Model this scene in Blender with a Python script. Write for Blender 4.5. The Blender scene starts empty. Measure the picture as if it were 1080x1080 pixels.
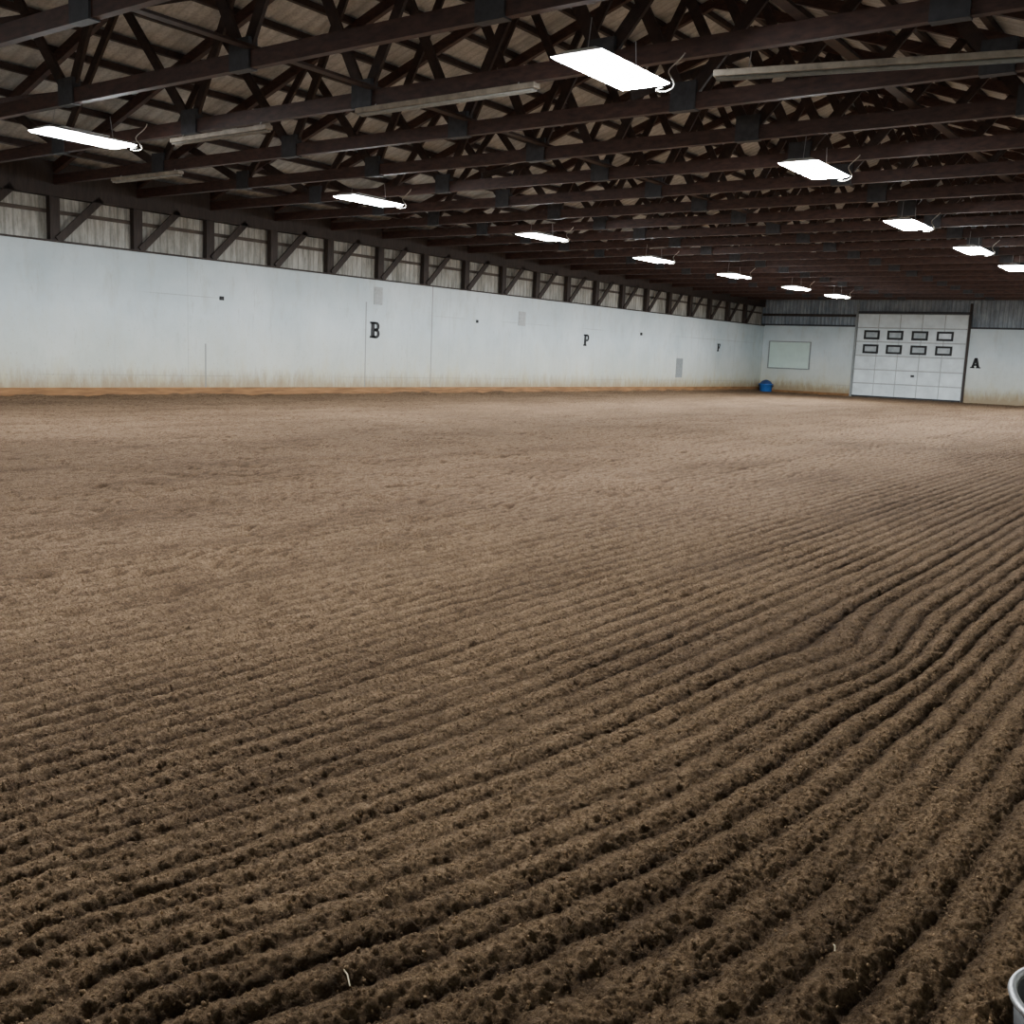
import bpy, bmesh, math, random
import numpy as np
from mathutils import Vector, Matrix
random.seed(3)
SC=bpy.context.scene
COL=SC.collection

# ------------------------------------------------------------------ camera
f=1073.
Yv=Vector((798,133,-f)).normalized()
Xv=Vector((1482,-228,f)).normalized()
Xv=(Xv-Yv*Xv.dot(Yv)).normalized()
Zv=Xv.cross(Yv)
H=1.66
cam=bpy.data.cameras.new('camera'); co=bpy.data.objects.new('camera',cam); COL.objects.link(co)
co.matrix_world=Matrix.Translation((0,0,H))@Matrix((Xv,Yv,Zv)).to_4x4()
cam.lens=36*f/1080; cam.clip_end=300; cam.clip_start=0.05
SC.camera=co

# ------------------------------------------------------------------ materials
def newmat(name):
    m=bpy.data.materials.new(name); m.use_nodes=True
    nt=m.node_tree; b=nt.nodes['Principled BSDF']
    return m,nt,b
def N(nt,t,**kw):
    n=nt.nodes.new(t)
    for k,v in kw.items():
        if k.startswith('_'): setattr(n,k[1:],v)
        else: n.inputs[k.replace('__',' ')].default_value=v
    return n
def ramp(nt,src,stops):
    r=nt.nodes.new('ShaderNodeValToRGB'); e=r.color_ramp.elements
    while len(e)<len(stops): e.new(0.5)
    for i,(p,c) in enumerate(stops):
        e[i].position=p; e[i].color=(c[0],c[1],c[2],1) if hasattr(c,'__len__') else (c,c,c,1)
    nt.links.new(src,r.inputs[0]); return r.outputs[0]
def mixc(nt,fac,a,b,mode='MIX'):
    n=nt.nodes.new('ShaderNodeMix'); n.data_type='RGBA'; n.blend_type=mode
    for s,v in ((n.inputs[0],fac),(n.inputs[6],a),(n.inputs[7],b)):
        if isinstance(v,bpy.types.NodeSocket): nt.links.new(v,s)
        elif hasattr(v,'__len__'): s.default_value=(v[0],v[1],v[2],1)
        else: s.default_value=v
    return n.outputs[2]
def math_(nt,op,a,b=0.0,c=None):
    n=nt.nodes.new('ShaderNodeMath'); n.operation=op
    for i,v in enumerate((a,b,c)):
        if v is None: continue
        if isinstance(v,bpy.types.NodeSocket): nt.links.new(v,n.inputs[i])
        else: n.inputs[i].default_value=v
    return n.outputs[0]
def geo(nt):
    g=nt.nodes.new('ShaderNodeNewGeometry'); return g.outputs['Position']
def sep(nt,v):
    s=nt.nodes.new('ShaderNodeSeparateXYZ'); nt.links.new(v,s.inputs[0]); return s.outputs
def noise(nt,vec,scale,detail=4,rough=.55,stretch=None):
    if stretch:
        mp=nt.nodes.new('ShaderNodeMapping'); mp.inputs['Scale'].default_value=stretch
        nt.links.new(vec,mp.inputs[0]); vec=mp.outputs[0]
    n=N(nt,'ShaderNodeTexNoise',Scale=scale,Detail=detail,Roughness=rough); nt.links.new(vec,n.inputs['Vector'])
    return n.outputs['Fac']
def bump(nt,b,h,strength=.5,dist=.01):
    n=N(nt,'ShaderNodeBump',Strength=strength,Distance=dist); nt.links.new(h,n.inputs['Height'])
    nt.links.new(n.outputs[0],b.inputs['Normal'])
def simple(name,col,rough=.7,metal=0,var=.25,scale=6,stretch=None):
    m,nt,b=newmat(name); p=geo(nt)
    n=noise(nt,p,scale,5,.6,stretch)
    d=[c*(1-var) for c in col]; l=[min(1,c*(1+var)) for c in col]
    nt.links.new(ramp(nt,n,[(.3,d),(.7,l)]),b.inputs['Base Color'])
    b.inputs['Roughness'].default_value=rough; b.inputs['Metallic'].default_value=metal
    bump(nt,b,n,.15,.005)
    return m

M_wood=simple('stained_timber',(.052,.024,.018),.6,0,.5,5,(1,1,3))
M_wood2=simple('stained_timber_brace',(.032,.017,.013),.65,0,.5,7)
M_post=simple('dark_post_timber',(.036,.025,.020),.7,0,.4,7,(2,2,.4))
M_girt=simple('weathered_girt_timber',(.09,.07,.055),.8,0,.4,7,(2,.4,2))
M_plate=simple('dull_steel_plate',(.045,.045,.05),.6,.2,.3,9)
M_black=simple('black_paint',(.006,.006,.007),.6,0,.2,20)
M_house=simple('lamp_housing_white',(.75,.75,.73),.4,.1,.1,8)
M_cable=simple('cable_white',(.6,.58,.52),.6,0,.15,8)
M_steel=simple('galvanised_steel',(.45,.45,.45),.4,.7,.15,15)
M_strip=simple('dusty_cream_enamel',(.27,.23,.18),.6,0,.4,5)
M_tube=simple('dusty_glass_tube',(.26,.25,.22),.5,0,.2,12)
M_blue=simple('blue_plastic',(.03,.13,.42),.4,0,.2,8)
M_rubber=simple('black_rubber',(.015,.015,.016),.55,0,.3,20)
M_greyplate=simple('grey_cover_plate',(.25,.27,.27),.6,0,.2,12)
M_seam=simple('door_seam_grey',(.40,.42,.42),.6,0,.15,12)
M_paleplate=simple('pale_cover_plate',(.42,.44,.44),.7,0,.15,12)

def wallmat(name,axis,seams):
    m,nt,b=newmat(name); p=geo(nt); s=sep(nt,p)
    n1=noise(nt,p,.35,5,.6); n2=noise(nt,p,2.2,7,.7,(1,1,.35)); n3=noise(nt,p,14,4,.7); n5=noise(nt,p,5,6,.75,(1,1,.25))
    c=ramp(nt,n1,[(.3,(.47,.555,.585)),(.7,(.68,.75,.765))])
    c=mixc(nt,math_(nt,'MULTIPLY',ramp(nt,n2,[(.52,0),(.72,1)]),.45),c,(.41,.43,.38))
    c=mixc(nt,math_(nt,'MULTIPLY',ramp(nt,n5,[(.58,0),(.70,1)]),.35),c,(.32,.31,.26))
    hgt=math_(nt,'ADD',s[2],math_(nt,'MULTIPLY',math_(nt,'SUBTRACT',n2,.5),2.2))
    g=ramp(nt,math_(nt,'DIVIDE',hgt,2.5),[(.08,.9),(.4,.42),(1,0)])
    c=mixc(nt,g,c,(.48,.43,.26))
    g2=ramp(nt,math_(nt,'DIVIDE',math_(nt,'ADD',s[2],math_(nt,'MULTIPLY',math_(nt,'SUBTRACT',n5,.5),1.4)),.85),[(.3,.85),(.95,0)])
    c=mixc(nt,g2,c,(.27,.19,.105))
    sc=ramp(nt,n3,[(.63,0),(.69,1)])
    low=ramp(nt,math_(nt,'DIVIDE',s[2],3),[(.2,1),(1,.2)])
    c=mixc(nt,math_(nt,'MULTIPLY',math_(nt,'MULTIPLY',sc,low),.65),c,(.26,.21,.14))
    al=s[axis]
    fr=math_(nt,'FRACT',math_(nt,'DIVIDE',math_(nt,'ADD',al,100.4),2.44))
    seam=math_(nt,'LESS_THAN',fr,.007)
    hz=math_(nt,'LESS_THAN',math_(nt,'ABSOLUTE',math_(nt,'SUBTRACT',s[2],3.0)),.012)
    hz2=math_(nt,'LESS_THAN',math_(nt,'ABSOLUTE',math_(nt,'SUBTRACT',s[2],.62)),.012)
    sm=math_(nt,'MAXIMUM',math_(nt,'MAXIMUM',seam,hz),hz2)
    vis=ramp(nt,noise(nt,p,.25,2),[(.48,.04),(.60,.45)])
    sm2=math_(nt,'MULTIPLY',sm,vis)
    for pos,ztop in seams:
        q=math_(nt,'MULTIPLY',math_(nt,'LESS_THAN',math_(nt,'ABSOLUTE',math_(nt,'SUBTRACT',al,pos)),.028),math_(nt,'LESS_THAN',s[2],ztop))
        sm2=math_(nt,'MAXIMUM',sm2,math_(nt,'MULTIPLY',q,.8))
    c=mixc(nt,sm2,c,(.2,.2,.19))
    nt.links.new(c,b.inputs['Base Color']); b.inputs['Roughness'].default_value=.6
    bump(nt,b,n1,.2,.05)
    return m
M_wallL=wallmat('painted_plywood_long',1,[(30.3,9),(26.7,3.3),(19.8,1.6)]); M_wallB=wallmat('painted_plywood_end',0,[])

def corrmat(name,axis,cd,cl,period,dk=.45,st=.5):
    m,nt,b=newmat(name); p=geo(nt); s=sep(nt,p)
    w=math_(nt,'SINE',math_(nt,'MULTIPLY',s[axis],2*math.pi/period))
    n=noise(nt,p,1.6,6,.7,(1,1,.4)); n2=noise(nt,p,6,5,.7,(3,3,.3))
    c=ramp(nt,n,[(.35,cd),(.65,cl)])
    c=mixc(nt,math_(nt,'MULTIPLY',ramp(nt,n2,[(.45,0),(.68,1)]),st),c,[x*.4 for x in cd])
    c=mixc(nt,ramp(nt,w,[(.5,0),(1,.45)]),c,[x*dk for x in cd])
    nt.links.new(c,b.inputs['Base Color']); b.inputs['Roughness'].default_value=.55
    bump(nt,b,w,.6,.02); return m
M_corrL=corrmat('weathered_ribbed_panel',1,(.25,.24,.20),(.60,.575,.51),.23,.45,.6)
M_corrB=corrmat('dark_ribbed_panel',0,(.17,.20,.235),(.36,.41,.45),.23)
M_roof=corrmat('roof_ribbed_panel',1,(.40,.40,.38),(.58,.58,.56),.30,.7)

def dirtmat(name,withbump=True,gain=1.0):
    m,nt,b=newmat(name); p=geo(nt); s=sep(nt,p)
    n1=noise(nt,p,.22,4,.6); n2=noise(nt,p,10,7,.8,(1.6,.8,1)); n3=noise(nt,p,60,6,.8); n4=noise(nt,p,220,3,.75)
    n6=noise(nt,p,.8,4,.6,(1.5,.35,1))
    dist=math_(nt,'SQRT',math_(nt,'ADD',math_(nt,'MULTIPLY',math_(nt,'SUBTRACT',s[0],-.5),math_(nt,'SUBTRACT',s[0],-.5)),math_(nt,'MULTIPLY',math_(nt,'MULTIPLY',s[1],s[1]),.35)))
    far_mask=ramp(nt,math_(nt,'ADD',math_(nt,'DIVIDE',dist,11),math_(nt,'MULTIPLY',math_(nt,'SUBTRACT',n1,.5),.6)),[(.12,0),(.75,1)])
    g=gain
    near_lit=ramp(nt,n3,[(.36,(.135*g,.079*g,.040*g)),(.64,(.66*g,.435*g,.245*g))])  # near soil lightened in its colour to stand in for missing lamp light
    far_soil=ramp(nt,n3,[(.36,(.09*g,.054*g,.030*g)),(.64,(.41*g,.27*g,.165*g))])
    c=mixc(nt,far_mask,near_lit,far_soil)
    c=mixc(nt,math_(nt,'MULTIPLY',ramp(nt,n6,[(.45,0),(.62,1)]),.38),c,(.10,.062,.037))
    c=mixc(nt,math_(nt,'MULTIPLY',ramp(nt,n2,[(.48,0),(.60,1)]),.5),c,(.075,.046,.027))
    if withbump:
        at=nt.nodes.new('ShaderNodeAttribute'); at.attribute_name='damp_shade'
        c=mixc(nt,math_(nt,'MULTIPLY',at.outputs['Fac'],.8),c,(.060,.036,.021))  # furrow bottoms darkened: damp soil plus shade painted into the colour
    nt.links.new(c,b.inputs['Base Color']); b.inputs['Roughness'].default_value=.95
    b.inputs['Specular IOR Level'].default_value=.12
    if withbump:
        hh=math_(nt,'ADD',math_(nt,'ADD',math_(nt,'MULTIPLY',n3,1.5),math_(nt,'MULTIPLY',n4,.6)),math_(nt,'MULTIPLY',n2,.8))
        bump(nt,b,hh,1.0,.048)
    return m
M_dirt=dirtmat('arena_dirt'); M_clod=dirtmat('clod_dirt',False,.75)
def emitmat():
    m,nt,b=newmat('lamp_diffuser'); b.inputs['Base Color'].default_value=(.9,.9,.9,1)
    b.inputs['Emission Color'].default_value=(.93,.97,1,1); b.inputs['Emission Strength'].default_value=275
    return m
M_emit=emitmat()
def pane():
    m,nt,b=newmat('pale_reflection_glass'); p=geo(nt)
    nt.links.new(ramp(nt,noise(nt,p,3,4),[(.3,(.30,.34,.36)),(.7,(.5,.55,.57))]),b.inputs['Base Color'])  # pale greys paint a bright reflection into the pane colour
    b.inputs['Roughness'].default_value=.2; return m
M_pane=pane()
M_board=simple('pale_green_board',(.58,.72,.66),.35,0,.06,2)
M_door=simple('off_white_door_panel',(.68,.75,.77),.5,0,.16,1.3)
M_base=simple('dirty_kick_board',(.23,.115,.045),.85,0,.45,4,(1,.25,3))
M_straw=simple('straw',(.6,.5,.32),.8,0,.2,20)
M_dblue=simple('dark_blue_cover',(.02,.05,.16),.8,0,.4,12)

# ------------------------------------------------------------------ mesh helpers
def mesh_obj(name,bm,mats,parent=None,label=None,category=None,group=None,kind=None,smooth=False,loc=None):
    me=bpy.data.meshes.new(name); bm.to_mesh(me); bm.free()
    for m in (mats if isinstance(mats,(list,tuple)) else [mats]): me.materials.append(m)
    if smooth:
        for p in me.polygons: p.use_smooth=True
    o=bpy.data.objects.new(name,me); COL.objects.link(o)
    if loc is not None: o.location=loc
    if parent: o.parent=parent
    tag(o,label,category,group,kind)
    return o
def tag(o,label=None,category=None,group=None,kind=None):
    for k,v in (('label',label),('category',category),('group',group),('kind',kind)):
        if v: o[k]=v
def box(bm,a,b,mi=0,bev=0):
    a=Vector(a); b=Vector(b); c=(a+b)/2; d=b-a
    r=bmesh.ops.create_cube(bm,size=1,matrix=Matrix.Translation(c)@Matrix.Diagonal((abs(d.x),abs(d.y),abs(d.z),1)))
    vs=r['verts']; fs=set(fc for v in vs for fc in v.link_faces)
    for fc in fs: fc.material_index=mi
    if bev:
        es=list(set(e for v in vs for e in v.link_edges))
        r2=bmesh.ops.bevel(bm,geom=es,offset=bev,segments=2,affect='EDGES',profile=.5)
        for fc in r2['faces']: fc.material_index=mi
def beam(bm,p,q,w,h,up=(0,0,1),mi=0):
    p=Vector(p); q=Vector(q); d=(q-p); L=d.length; d.normalize()
    side=d.cross(Vector(up))
    if side.length<1e-4: side=Vector((0,1,0))
    side.normalize(); u=side.cross(d).normalized()
    M=Matrix((( d.x,side.x,u.x,(p.x+q.x)/2),(d.y,side.y,u.y,(p.y+q.y)/2),(d.z,side.z,u.z,(p.z+q.z)/2),(0,0,0,1)))
    r=bmesh.ops.create_cube(bm,size=1,matrix=M@Matrix.Diagonal((L,w,h,1)))
    for v in r['verts']:
        for fc in v.link_faces: fc.material_index=mi
def tube(bm,pts,r,seg=8,mi=0):
    pts=[Vector(p) for p in pts]; rings=[]
    prev=None
    for i,p in enumerate(pts):
        t=(pts[min(i+1,len(pts)-1)]-pts[max(i-1,0)]).normalized()
        a=t.orthogonal().normalized() if prev is None else (prev-t*prev.dot(t)).normalized()
        prev=a; b=t.cross(a)
        rings.append([bm.verts.new(p+(a*math.cos(k*2*math.pi/seg)+b*math.sin(k*2*math.pi/seg))*r) for k in range(seg)])
    for i in range(len(rings)-1):
        for k in range(seg):
            fc=bm.faces.new((rings[i][k],rings[i][(k+1)%seg],rings[i+1][(k+1)%seg],rings[i+1][k])); fc.material_index=mi
    for rr in (rings[0],rings[-1]):
        try: bm.faces.new(rr)
        except: pass
def lathe(bm,prof,seg=32,mi=0,cap=True,center=(0,0,0)):
    c=Vector(center); rings=[]
    for r,z in prof:
        rings.append([bm.verts.new(c+Vector((r*math.cos(k*2*math.pi/seg),r*math.sin(k*2*math.pi/seg),z))) for k in range(seg)])
    for i in range(len(rings)-1):
        for k in range(seg):
            fc=bm.faces.new((rings[i][k],rings[i][(k+1)%seg],rings[i+1][(k+1)%seg],rings[i+1][k])); fc.material_index=mi; fc.smooth=True
    if cap:
        bm.faces.new(list(reversed(rings[0])))
        bm.faces.new(rings[-1])

# ------------------------------------------------------------------ dims
WX=-26.3; RX=1.2; BY=62.5; FY=-2.6
ZC=5.58; CH=.24
SP=RX-WX; MID=(WX+RX)/2; RISE=4.7; ZE=ZC+CH
WH=4.1
def roofz(x): return ZE+.22+RISE*(1-abs(x-MID)/(SP/2))
BK=(-.145,2.37)

# ------------------------------------------------------------------ floor with raked furrows
rng=np.random.RandomState(5)
TAB=rng.rand(256,256)
def vn(x,y):
    xi=np.floor(x).astype(int); yi=np.floor(y).astype(int); fx=x-xi; fy=y-yi
    fx=fx*fx*(3-2*fx); fy=fy*fy*(3-2*fy)
    a=TAB[xi%256,yi%256]; b=TAB[(xi+1)%256,yi%256]; c=TAB[xi%256,(yi+1)%256]; d=TAB[(xi+1)%256,(yi+1)%256]
    return (a*(1-fx)+b*fx)*(1-fy)+(c*(1-fx)+d*fx)*fy
def sm(a,b,x):
    t=np.clip((x-a)/(b-a),0,1); return t*t*(3-2*t)
def furrow(x,y):
    g=np.exp(-((x+1.9)/1.25)**2)
    q=np.clip(4.6-y,0,3.2)
    dev=-.058*q*q*g
    dev=dev+.19*np.exp(-((x+1.75)/.42)**2-((y-6.0)/.85)**2)
    dev=dev-.012*np.clip(y-10,0,60)*sm(-3,-12,x)
    phi=x-dev+(vn(x*.6+9,y*.22)-.5)*.06+(vn(x*4.3,y*2.6+4)-.5)*.014+(vn(x*13,y*13+4)-.5)*.024
    P=.145
    u=phi/P; k=np.round(u); ki=k.astype(int)
    hsh=TAB[(ki*7)%256,13]
    amp=.6+.4*hsh
    amp=np.where((ki==-15)|(ki==-10),1.15,amp)
    amp=np.where((hsh>.92)&(ki<-26),1.6,amp)
    amp=amp*(.65+.7*vn(x*1.1+3,y*.8+7))
    prof=1-np.abs(np.sin(np.pi*u))**.85
    return prof,amp
def height(x,y):
    prof,amp=furrow(x,y)
    A=.032
    h=-A*amp*prof
    rough=.6+.8*vn(x*.9+30,y*.9)
    h=h+(vn(x*3.1,y*3.1)-.5)*.010*rough
    h=h+(vn(x*9+2,y*9)-.5)*.007*rough
    c1=1-np.abs(vn(x*24+5,y*24)*2-1); h=h+(c1-.5)*.007*rough
    c1=1-np.abs(vn(x*43+15,y*43+3)*2-1); h=h+(c1-.5)*.013*rough
    c2=1-np.abs(vn(x*77+5,y*77+8)*2-1); h=h+(c2-.5)*.014
    left=sm(-3.0,-7,x)
    c3=vn(x*5.4+50,y*5.4); h=h-left*.032*sm(.58,.85,c3)
    c3=vn(x*2.7+80,y*2.7); h=h-left*.03*sm(.66,.9,c3)
    # soil piled against the long wall
    h=h+sm(.75,.0,x-WX)*(.04+.17*vn(x*1.2+4,y*.7)*vn(x*3+1,y*2.3+9))
    return h
def axis(segs):
    out=[segs[0][0]]
    for a,b,s0,s1 in segs:
        p=a
        while p<b-1e-6:
            t=(p-a)/(b-a); p+=s0+(s1-s0)*t
            out.append(min(p,b))
    return np.array(sorted(set(out)))
xs=axis([(WX-.05,-12,.038,.028),(-12,-4,.026,.012),(-4,.3,.0085,.0065),(.3,RX+.05,.05,.1)])
ys=axis([(FY-.05,.8,.3,.05),(.8,4.5,.007,.0085),(4.5,12,.010,.030),(12,30,.035,.09),(30,BY+.05,.10,.22)])
XX,YY=np.meshgrid(xs,ys)
ZZ=height(XX,YY)
PR,AM=furrow(XX,YY)
nx,ny=len(xs),len(ys)
co_=np.stack([XX.ravel(),YY.ravel(),ZZ.ravel()],1).astype(np.float32)
i=np.arange(nx*ny).reshape(ny,nx)
quads=np.stack([i[:-1,:-1],i[:-1,1:],i[1:,1:],i[1:,:-1]],-1).reshape(-1,4)
me=bpy.data.meshes.new('floor')
me.vertices.add(len(co_)); me.vertices.foreach_set('co',co_.ravel())
me.loops.add(quads.size); me.loops.foreach_set('vertex_index',quads.ravel().astype(np.int32))
me.polygons.add(len(quads)); me.polygons.foreach_set('loop_start',np.arange(0,quads.size,4,dtype=np.int32))
me.polygons.foreach_set('loop_total',np.full(len(quads),4,dtype=np.int32))
me.polygons.foreach_set('use_smooth',np.ones(len(quads),dtype=bool))
me.update()
at=me.attributes.new('damp_shade','FLOAT','POINT'); at.data.foreach_set('value',np.clip(PR*AM,0,1).ravel().astype(np.float32))  # strongest in furrow bottoms; mask for damp soil and painted shade
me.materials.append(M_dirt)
fl=bpy.data.objects.new('floor',me); COL.objects.link(fl); tag(fl,'brown raked dirt riding arena floor with furrows',None,None,'structure')

# loose clods
ico=bmesh.new(); bmesh.ops.create_icosphere(ico,subdivisions=1,radius=1)
iv=np.array([v.co[:] for v in ico.verts]); iff=np.array([[v.index for v in fc.verts] for fc in ico.faces]); ico.free()
NC=50000
cy=.9+9*rng.rand(NC)**1.5; cx=.4-7*rng.rand(NC)**1.1
cs=.002+.0045*rng.rand(NC)**4
cz=height(cx,cy)
V=[];F=[];cnt=0
for n in range(NC):
    if (cx[n]-BK[0])**2+(cy[n]-BK[1])**2<.2**2: continue
    j=iv*(1+.35*(rng.rand(len(iv),1)-.5))*cs[n]*(.7+.6*rng.rand(3))
    V.append(j+np.array([cx[n],cy[n],cz[n]+cs[n]*.3])); F.append(iff+cnt*len(iv)); cnt+=1
V=np.concatenate(V); F=np.concatenate(F)
me=bpy.data.meshes.new('dirt_clods'); me.from_pydata(V.tolist(),[],F.tolist()); me.materials.append(M_clod)
o=bpy.data.objects.new('dirt_clods',me); COL.objects.link(o); tag(o,'loose crumbly brown dirt clods lying on the raked soil','dirt',None,'stuff')

# ------------------------------------------------------------------ walls
bm=bmesh.new(); box(bm,(WX-.05,FY,-.15),(WX,BY,WH)); box(bm,(WX-.34,FY-.2,-.15),(WX-.30,BY+.2,ZE+.25),1)
mesh_obj('wall_left',bm,[M_wallL,M_corrL],kind='structure',label='long pale grey painted plywood wall with ribbed panels above')
DX0,DX1,DZ=-20.35,-14.1,4.94
bm=bmesh.new()
box(bm,(WX-.3,BY,-.15),(DX0,BY+.05,4.15)); box(bm,(DX1,BY,-.15),(RX+.05,BY+.05,4.15))
box(bm,(WX-.3,BY+.25,4.0),(RX+.3,BY+.3,ZE+.2),1)
box(bm,(DX0-.5,BY+.1,DZ),(DX1+.5,BY+.2,ZE),1)
vs=[bm.verts.new((WX-.3,BY+.25,ZE+.2)),bm.verts.new((RX+.3,BY+.25,ZE+.2)),bm.verts.new((MID,BY+.25,ZE+RISE+.4))]
bm.faces.new(vs).material_index=1
mesh_obj('wall_back',bm,[M_wallB,M_corrB],kind='structure',label='end wall with painted lower boards and dark ribbed gable')
bm=bmesh.new(); box(bm,(RX,FY,-.15),(RX+.05,BY,WH)); box(bm,(RX+.3,FY-.2,-.15),(RX+.34,BY+.2,ZE+.25),1)
mesh_obj('wall_right',bm,[M_wallL,M_corrL],kind='structure')
bm=bmesh.new(); box(bm,(WX-.3,FY-.05,-.15),(RX+.3,FY,WH)); box(bm,(WX-.3,FY-.3,4),(RX+.3,FY-.25,ZE+.2),1)
vs=[bm.verts.new((WX-.3,FY-.3,ZE+.2)),bm.verts.new((RX+.3,FY-.3,ZE+.2)),bm.verts.new((MID,FY-.3,ZE+RISE+.4))]
bm.faces.new(vs).material_index=1
mesh_obj('wall_front',bm,[M_wallB,M_corrB],kind='structure')
bm=bmesh.new()
for sx in (-1,1):
    xe=MID+sx*(SP/2+.45)
    a=[(MID,FY-.4),(xe,FY-.4),(xe,BY+.4),(MID,BY+.4)]
    lo=[bm.verts.new((x,y,roofz(x)+.26)) for x,y in a]; hi=[bm.verts.new((x,y,roofz(x)+.31)) for x,y in a]
    if sx>0: lo.reverse(); hi.reverse()
    bm.faces.new(lo); bm.faces.new(list(reversed(hi)))
    for k in range(4): bm.faces.new((lo[k],hi[k],hi[(k+1)%4],lo[(k+1)%4]))
bmesh.ops.recalc_face_normals(bm,faces=bm.faces)
mesh_obj('ceiling',bm,M_roof,kind='structure',label='pale ribbed metal roof sheets')
bm=bmesh.new(); box(bm,(WX,FY,-.1),(WX+.05,BY,.27),bev=.008); mesh_obj('baseboard_left',bm,M_base,kind='structure')
bm=bmesh.new(); box(bm,(WX+.05,BY-.05,-.1),(DX0-.1,BY,.14)); mesh_obj('baseboard_back',bm,M_base,kind='structure')
bm=bmesh.new(); box(bm,(WX-.14,FY,WH),(WX+.04,BY,WH+.05)); mesh_obj('trim_1',bm,M_post,kind='structure',label='dark timber cap on the painted wall')
bm=bmesh.new(); box(bm,(WX-.28,FY,5.28),(WX-.02,BY,6.16)); mesh_obj('trim_2',bm,M_post,kind='structure',label='dark timber eave beam')
bm=bmesh.new(); box(bm,(WX-.30,FY,4.86),(WX-.26,BY,4.96)); mesh_obj('trim_3',bm,M_girt,kind='structure',label='weathered timber wall girt')
bm=bmesh.new(); box(bm,(WX-.2,BY-.02,4.15),(DX0-.15,BY+.1,4.25)); mesh_obj('trim_4',bm,M_plate,kind='structure')
bm=bmesh.new(); box(bm,(DX1+.15,BY-.02,4.15),(RX,BY+.1,4.25)); mesh_obj('trim_5',bm,M_plate,kind='structure')
bm=bmesh.new(); box(bm,(WX-.2,BY+.1,4.75),(DX0-.15,BY+.24,4.9)); mesh_obj('trim_6',bm,M_post,kind='structure')

TY=[15.1+2.48*k for k in range(-6,19)]
def clone(src,name=None):
    n=src.copy(); COL.objects.link(n)
    return n
bm=bmesh.new(); box(bm,(-.10,-.14,-.1),(.08,.14,ZC-.002))
post0=mesh_obj('wall_post',bm,M_post,label='dark timber post behind the painted wall boards',category='post',group='posts along the long wall',loc=(WX-.155,TY[0],0))
bm=bmesh.new(); beam(bm,(0,.05,4.16),(0,1.32,5.38),.20,.05,up=(1,0,0))
kb0=mesh_obj('wall_brace',bm,M_post,label='dark diagonal timber brace from wall post to eave beam',category='brace',group='braces along the long wall',loc=(WX-.045,TY[0],0))
for y in TY[1:]:
    p=clone(post0); p.location.y=y
    p=clone(kb0); p.location.y=y

first=None
for sx in (-1,1):
    for k in range(1,15):
        x=MID+sx*(k-.5)*.98
        if first is None:
            bm=bmesh.new(); box(bm,(-.06,FY-.2,0),(.06,BY+.2,.14))
            first=mesh_obj('purlin',bm,M_wood2,label='long dark timber purlin under the roof sheets',category='purlin',group='roof purlins',loc=(x,0,roofz(x)+.08))
        else:
            p=clone(first); p.location=(x,0,roofz(x)+.08)

NP=6; dx=SP/NP
def make_truss(y):
    e=bpy.data.objects.new('roof_truss',None); COL.objects.link(e); e.location=(0,y,0); e.empty_display_size=.3
    tag(e,'red-brown stained timber roof truss spanning the arena','roof truss','roof trusses')
    parts=[]
    bm=bmesh.new(); box(bm,(WX-.05,-.06,ZC),(RX+.05,.06,ZC+CH)); parts.append(mesh_obj('bottom_chord',bm,M_wood,e))
    for sx in (-1,1):
        xe=MID+sx*(SP/2+.1)
        bm=bmesh.new(); beam(bm,(xe,0,roofz(xe)-.04),(MID,0,roofz(MID)-.04),.12,.24); parts.append(mesh_obj('top_chord',bm,M_wood,e))
    for k in range(NP):
        xb=WX+k*dx; xt=xb+dx/2; xb2=xb+dx
        zt=roofz(xt)-.06
        for xa in (xb,xb2):
            if xa<WX+.1 or xa>RX-.1: continue
            bm=bmesh.new(); beam(bm,(xa,0,ZC+.12),(xt,0,zt),.19,.06,up=(0,1,0)) 
            parts.append(mesh_obj('web',bm,M_wood2,e))
    for k in range(1,NP):
        xa=WX+k*dx
        bm=bmesh.new(); box(bm,(xa-.22,-.095,ZC-.02),(xa+.22,.068,ZC+.42)); parts.append(mesh_obj('gusset_plate',bm,M_plate,e))
    return e,parts
t0,tp=make_truss(TY[0])
for y in TY[1:]:
    e=clone(t0); e.location.y=y
    for p in tp:
        q=clone(p); q.parent=e

lb=None
for x in (-23.2,-12.3,-5.1):
    if lb is None:
        bm=bmesh.new(); box(bm,(-.08,FY,ZE+.003),(.08,BY,ZE+.043))
        lb=mesh_obj('lateral_brace',bm,M_wood2,label='long timber brace laid across the truss chords',category='brace',group='lateral truss braces',loc=(x,0,0))
    else:
        q=clone(lb); q.location.x=x
for n,(k,x,s) in enumerate([(3,-15,1),(4,-20,-1),(6,-9,1),(8,-16,-1),(10,-6,1),(12,-14,1),(14,-20,-1),(16,-8,1),(5,-3.5,1)]):
    y=TY[k]
    bm=bmesh.new(); beam(bm,(0,.06,ZE+.1),(0,2.42*2-.06,ZE+2.0 if s>0 else ZE+1.6),.04,.14)
    mesh_obj('sway_brace',bm,M_wood2,label='sloping timber sway brace between two trusses',category='brace',group='sway braces',loc=(x,y,0))

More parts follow.
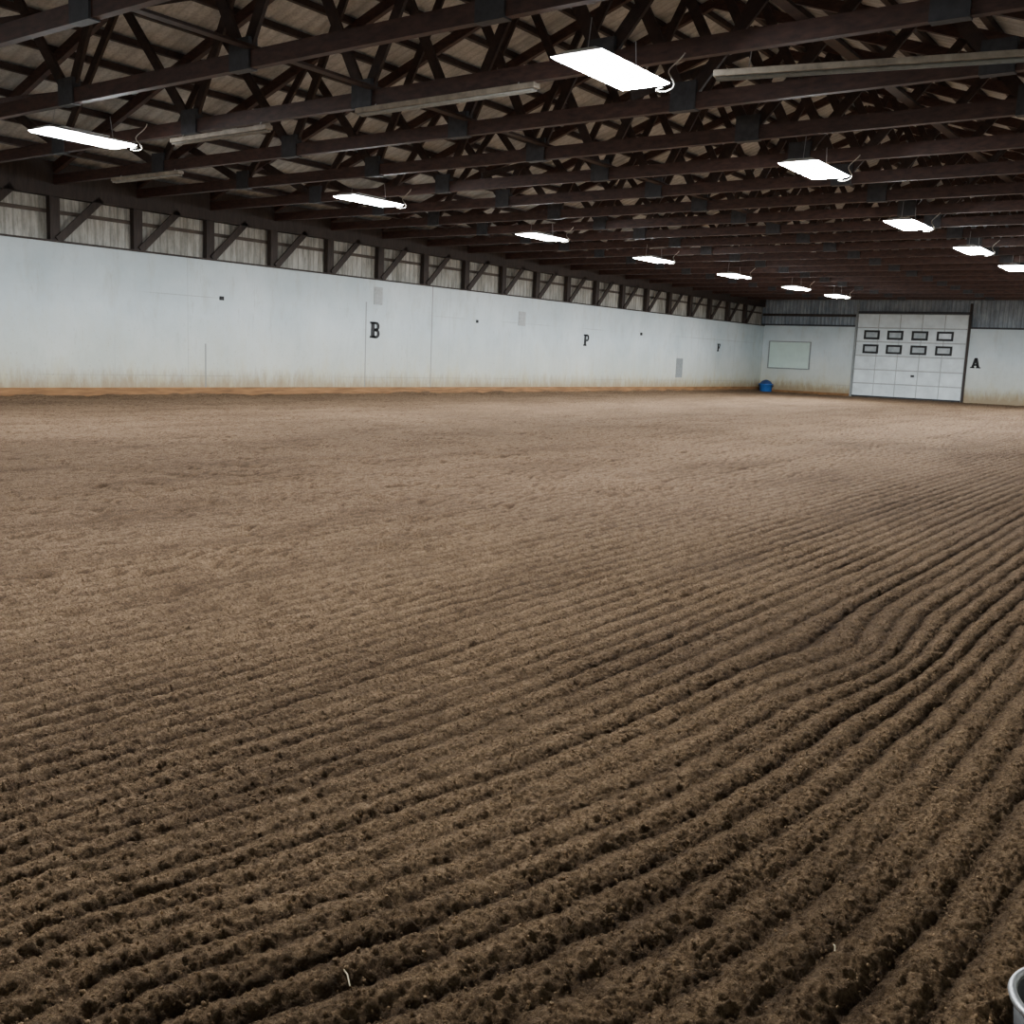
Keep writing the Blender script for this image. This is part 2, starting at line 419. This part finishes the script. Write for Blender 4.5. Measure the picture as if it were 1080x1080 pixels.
# ------------------------------------------------------------------ lamps
def make_lamp(x,y,zb=5.2,rot=0):
    e=bpy.data.objects.new('hanging_lamp',None); COL.objects.link(e); e.location=(x,y,zb); e.rotation_euler=(0,0,rot)
    tag(e,'bright white rectangular high bay lamp hung from truss','lamp','arena ceiling lamps')
    L,Wd=.84,.36; P=[]
    bm=bmesh.new()
    b=[(-Wd,-L,.002),(Wd,-L,.002),(Wd,L,.002),(-Wd,L,.002)]; t=[(-Wd*.6,-L*.9,.07),(Wd*.6,-L*.9,.07),(Wd*.6,L*.9,.07),(-Wd*.6,L*.9,.07)]
    vb=[bm.verts.new(v) for v in b]; vt=[bm.verts.new(v) for v in t]
    bm.faces.new(vt)
    for k in range(4): bm.faces.new((vb[k],vb[(k+1)%4],vt[(k+1)%4],vt[k]))
    box(bm,(-.10,-L*.55,.07),(.10,L*.55,.12),bev=.01)
    P.append(mesh_obj('lamp_housing',bm,M_house,e))
    bm=bmesh.new()
    lo=[bm.verts.new(v) for v in ((-Wd*.88,-L*.95,-.028),(-Wd*.88,L*.95,-.028),(Wd*.88,L*.95,-.028),(Wd*.88,-L*.95,-.028))]
    hi=[bm.verts.new(v) for v in ((-Wd,-L,.0),(-Wd,L,.0),(Wd,L,.0),(Wd,-L,.0))]
    bm.faces.new(lo)
    for k in range(4): bm.faces.new((hi[k],hi[(k+1)%4],lo[(k+1)%4],lo[k]))
    P.append(mesh_obj('lamp_diffuser',bm,M_emit,e))
    for yy in (-L*.7,L*.7):
        bm=bmesh.new(); tube(bm,[(0,yy,.07),(0,yy*.9,ZC-zb+.1)],.006,6); P.append(mesh_obj('hanging_wire',bm,M_steel,e))
    pts=[(Wd*.3+.0,L*.9,.07)]
    for k in range(30):
        a=k/29; pts.append((.1+.35*a+.07*math.sin(a*13),L*.9+.15+.08*math.cos(a*13),.03-.16*math.sin(a*math.pi)+.36*a*a))
    bm=bmesh.new(); tube(bm,pts,.009,6); P.append(mesh_obj('power_cable',bm,M_cable,e,smooth=True))
    return e,P
LA=[(-17.75,10.75),(-18.1,18.4),(-18.2,25.9),(-18.2,32.9),(-18.1,39.5),(-18.0,46.1),(-17.9,51.4)]
LB=[(-7.05,11.4),(-7.12,18.65),(-7.6,26.4),(-7.4,32.4),(-7.3,38.0),(-7.3,45.2),(-7.3,52.4)]
LC=[(-18,3.4),(-7.2,3.9)]
l0,lp=make_lamp(*LA[0])
for (x,y) in LA[1:]+LB+LC:
    e=clone(l0); e.location=(x,y,5.2)
    for p in lp:
        q=clone(p); q.parent=e

def strip(x0,x1,y,z,rot=0):
    e=bpy.data.objects.new('strip_light',None); COL.objects.link(e); e.location=((x0+x1)/2,y,z); e.rotation_euler=(0,0,rot)
    tag(e,'long unlit dusty strip light under the truss','strip light','unlit strip lights')
    h=(x1-x0)/2
    bm=bmesh.new(); box(bm,(-h,-.08,.02),(h,.08,.10),bev=.01); mesh_obj('strip_body',bm,M_strip,e)
    for s in (-1,1):
        bm=bmesh.new(); tube(bm,[(-h+.03,s*.04,0.0),(h-.03,s*.04,0.0)],.019,10); mesh_obj('lamp_tube',bm,M_tube,e,smooth=True)
    for s in (-1,1):
        bm=bmesh.new(); tube(bm,[(s*h*.8,0,.1),(s*h*.8,.1,ZC-z+.08)],.008,6); mesh_obj('hanging_wire',bm,M_steel,e)
strip(-6.3,-1.9,13.1,5.27,.24)
strip(-17.6,-14.8,12.52,5.40)
strip(-12.6,-9.0,12.52,5.44)
strip(-23.5,-20.8,15.0,5.44)

# ------------------------------------------------------------------ sectional door
d=bpy.data.objects.new('door_1',None); COL.objects.link(d); d.location=((DX0+DX1)/2,BY,0); tag(d,'large off-white sectional overhead door with two rows of windows','door',None,'structure')
hw=(DX1-DX0)/2; ns=6; sh=DZ/ns
bm=bmesh.new()
for k in range(ns):
    for j in range(5):
        x0=-hw+j*2*hw/5; x1=x0+2*hw/5
        box(bm,(x0+.025,-.06,k*sh+.035),(x1-.025,.0,(k+1)*sh-.035),0,.01)
box(bm,(-hw,-.025,0),(hw,.03,DZ),1)
mesh_obj('door_panel',bm,[M_door,M_seam],d)
for zc in (3.70,2.87):
    for xc in (-19.45,-18.08,-16.68,-15.28):
        xl=xc-(DX0+DX1)/2
        bm=bmesh.new()
        for a,b_ in (((-.46,-.27),(.46,-.15)),((-.46,.15),(.46,.27)),((-.46,-.15),(-.34,.15)),((.34,-.15),(.46,.15))):
            box(bm,(xl+a[0],-.11,zc+a[1]),(xl+b_[0],-.055,zc+b_[1]))
        w=mesh_obj('window_frame',bm,M_black,d)
        bm=bmesh.new(); box(bm,(xl-.34,-.08,zc-.15),(xl+.34,-.055,zc+.15)); mesh_obj('window_pane',bm,M_pane,w)
bm=bmesh.new(); box(bm,(-hw,-.08,.0),(hw,-.06,.10)); mesh_obj('bottom_seal',bm,M_rubber,d)
bm=bmesh.new(); box(bm,(.25,-.12,1.3),(.45,-.06,1.42),bev=.01); mesh_obj('handle',bm,M_black,d)
for s,x in (('a',DX0-.07),('b',DX1+.08)):
    bm=bmesh.new(); box(bm,(x-.06,BY-.1,-.05),(x+.06,BY+.05,5.56)); mesh_obj('trim_7' if s=='a' else 'trim_8',bm,M_greyplate if s=='a' else M_post,kind='structure')
bm=bmesh.new(); box(bm,(DX0-.1,BY-.09,DZ),(DX1+.1,BY+.02,DZ+.14)); mesh_obj('trim_9',bm,M_plate,kind='structure')

e=bpy.data.objects.new('wall_board',None); COL.objects.link(e); e.location=(-24.5,BY,2.33); tag(e,'pale green rectangular board with thin frame on end wall','board')
bm=bmesh.new(); box(bm,(-1.3,-.03,-.80),(1.3,0,.80)); mesh_obj('board_face',bm,M_board,e)
bm=bmesh.new()
for a,b_ in (((-1.38,-.86),(1.38,-.80)),((-1.38,.80),(1.38,.86)),((-1.38,-.8),(-1.3,.8)),((1.3,-.8),(1.38,.8))):
    box(bm,(a[0],-.05,a[1]),(b_[0],0,b_[1]))
mesh_obj('frame',bm,M_greyplate,e)

# ------------------------------------------------------------------ letters
def letter(ch,h,loc,normal,label):
    bm=bmesh.new(); T=.03
    def poly(pts):
        lo=[bm.verts.new((x*h,-T/2,z*h)) for x,z in pts]; hi=[bm.verts.new((x*h,T/2,z*h)) for x,z in pts]
        bm.faces.new(lo); bm.faces.new(list(reversed(hi)))
        n=len(pts)
        for k in range(n): bm.faces.new((lo[k],hi[k],hi[(k+1)%n],lo[(k+1)%n]))
    def rect(x0,z0,x1,z1): poly([(x0,z0),(x1,z0),(x1,z1),(x0,z1)])
    def bowl(x0,z0,z1,w):
        zc=(z0+z1)/2; R=(z1-z0)/2; t=.20
        segs=10
        for k in range(segs):
            a=-math.pi/2+math.pi*k/segs; b_=-math.pi/2+math.pi*(k+1)/segs
            o=lambda A,r,rx:(x0+max(0,w-R)+rx*math.cos(A),zc+r*math.sin(A))
            poly([o(a,R,R),o(b_,R,R),o(b_,R-.15,R-t),o(a,R-.15,R-t)])
        rect(x0-.1,z0,x0+max(0,w-R),z0+.15); rect(x0-.1,z1-.15,x0+max(0,w-R),z1)
    if ch in 'BPF':
        rect(-.32,0,-.04,1); rect(-.42,0,.04,.13); rect(-.42,.87,.04,1)
    if ch=='B':
        bowl(-.0,.0,.55,.42); bowl(-.0,.45,1,.39)
    if ch=='P': bowl(.0,.40,1,.42)
    if ch=='F':
        rect(-.1,.87,.36,1); rect(.24,.66,.36,1); rect(-.1,.44,.2,.58); rect(.12,.36,.22,.66)
    if ch=='A':
        poly([(-.40,0),(-.16,0),(.12,1),(-.14,1)]); poly([(.14,0),(.40,0),(.14,1),(-.12,1)]); rect(-.22,.24,.22,.40)
        rect(-.48,0,-.08,.12); rect(.06,0,.48,.12)
    bmesh.ops.recalc_face_normals(bm,faces=bm.faces)
    o=mesh_obj('letter_sign',bm,M_black,label=label,category='letter sign',loc=loc)
    if normal=='x': o.rotation_euler=(0,0,math.pi/2)
    return o
letter('B',.58,(WX+.017,27.15,2.04),'x','black slab serif letter B mounted on painted wall')
letter('P',.54,(WX+.017,41.45,2.20),'x','black slab serif letter P mounted on painted wall')
letter('F',.45,(WX+.017,56.0,2.33),'x','small black letter F mounted on painted wall')
letter('A',.58,(-13.5,BY-.017,1.96),'y','black slab serif letter A mounted on end wall')

def plate(name,y,z,h,w,mat,label,cat):
    bm=bmesh.new(); box(bm,(-.004,-w/2,-h/2),(.025,w/2,h/2),0,.004); box(bm,(.025,-w*.35,-h*.35),(.032,w*.35,h*.35))
    mesh_obj(name,bm,mat,label=label,category=cat,loc=(WX,y,z))
plate('outlet_box',20.4,3.0,.12,.16,M_black,'small dark electrical box on painted wall','electrical box')
plate('outlet_box',33.1,2.93,.12,.14,M_black,'small dark electrical box on painted wall','electrical box')
plate('outlet_box',46.7,2.97,.14,.2,M_black,'small dark electrical box on painted wall','electrical box')
plate('hatch_cover',27.3,3.55,.62,.42,M_paleplate,'pale rectangular patch panel on painted wall','panel')
plate('hatch_cover',36.2,3.2,.6,.5,M_paleplate,'pale rectangular patch panel on painted wall','panel')
plate('wall_vent',51.15,1.3,1.05,.75,M_greyplate,'grey rectangular vent cover low on painted wall','vent')

# blue muck tub near corner: flared tub, rolled rim, rope handles, heaped dark cover
e=bpy.data.objects.new('muck_tub',None); COL.objects.link(e); e.location=(-25.55,61.7,0); tag(e,'round blue plastic muck tub with rope handles in the corner','tub')
bm=bmesh.new(); lathe(bm,[(.34,-.02),(.37,.02),(.42,.42),(.47,.44),(.47,.48),(.41,.48),(.36,.08)],36); mesh_obj('tub_body',bm,M_blue,e)
bm=bmesh.new(); lathe(bm,[(.415,.42),(.38,.52),(.26,.66),(.06,.74)],9)
mesh_obj('tub_load',bm,M_dblue,e)
for s in (-1,1):
    bm=bmesh.new(); tube(bm,[(s*(.42+.09*math.sin(t*math.pi/8)),-.13+.26*t/8,.38-.03*math.sin(t*math.pi/8)) for t in range(9)],.016,8)
    mesh_obj('rope_handle',bm,M_rubber,e,smooth=True)

e=bpy.data.objects.new('bucket',None); COL.objects.link(e); e.location=(BK[0],BK[1],-.01); tag(e,'black rubber bucket with light metal rim on the dirt','bucket')
bm=bmesh.new(); lathe(bm,[(.11,0),(.145,.33),(.138,.33),(.105,.02)],48); mesh_obj('bucket_body',bm,M_rubber,e)
bm=bmesh.new(); pts=[(.147*math.cos(a*math.pi/32),.147*math.sin(a*math.pi/32),.335) for a in range(65)]
tube(bm,pts,.010,8); mesh_obj('rim',bm,M_steel,e,smooth=True)

for n,(x,y,l,a) in enumerate([(-1.78,1.78,.08,2.6),(-.80,2.75,.03,2.0)]):
    bm=bmesh.new(); z=float(height(np.array([x]),np.array([y]))[0])
    dx_,dy_=math.cos(a)*l/2,math.sin(a)*l/2
    tube(bm,[(-dx_,-dy_,.010),(0,.004,.016),(dx_,dy_,.012)],.002,6)
    mesh_obj('straw_piece',bm,M_straw,label='short pale straw stalk lying on the dirt',category='straw',group='straw on the dirt',loc=(x,y,z+.006))

w=bpy.data.worlds.new('world'); SC.world=w; w.use_nodes=True
w.node_tree.nodes['Background'].inputs[0].default_value=(.5,.55,.6,1); w.node_tree.nodes['Background'].inputs[1].default_value=.02
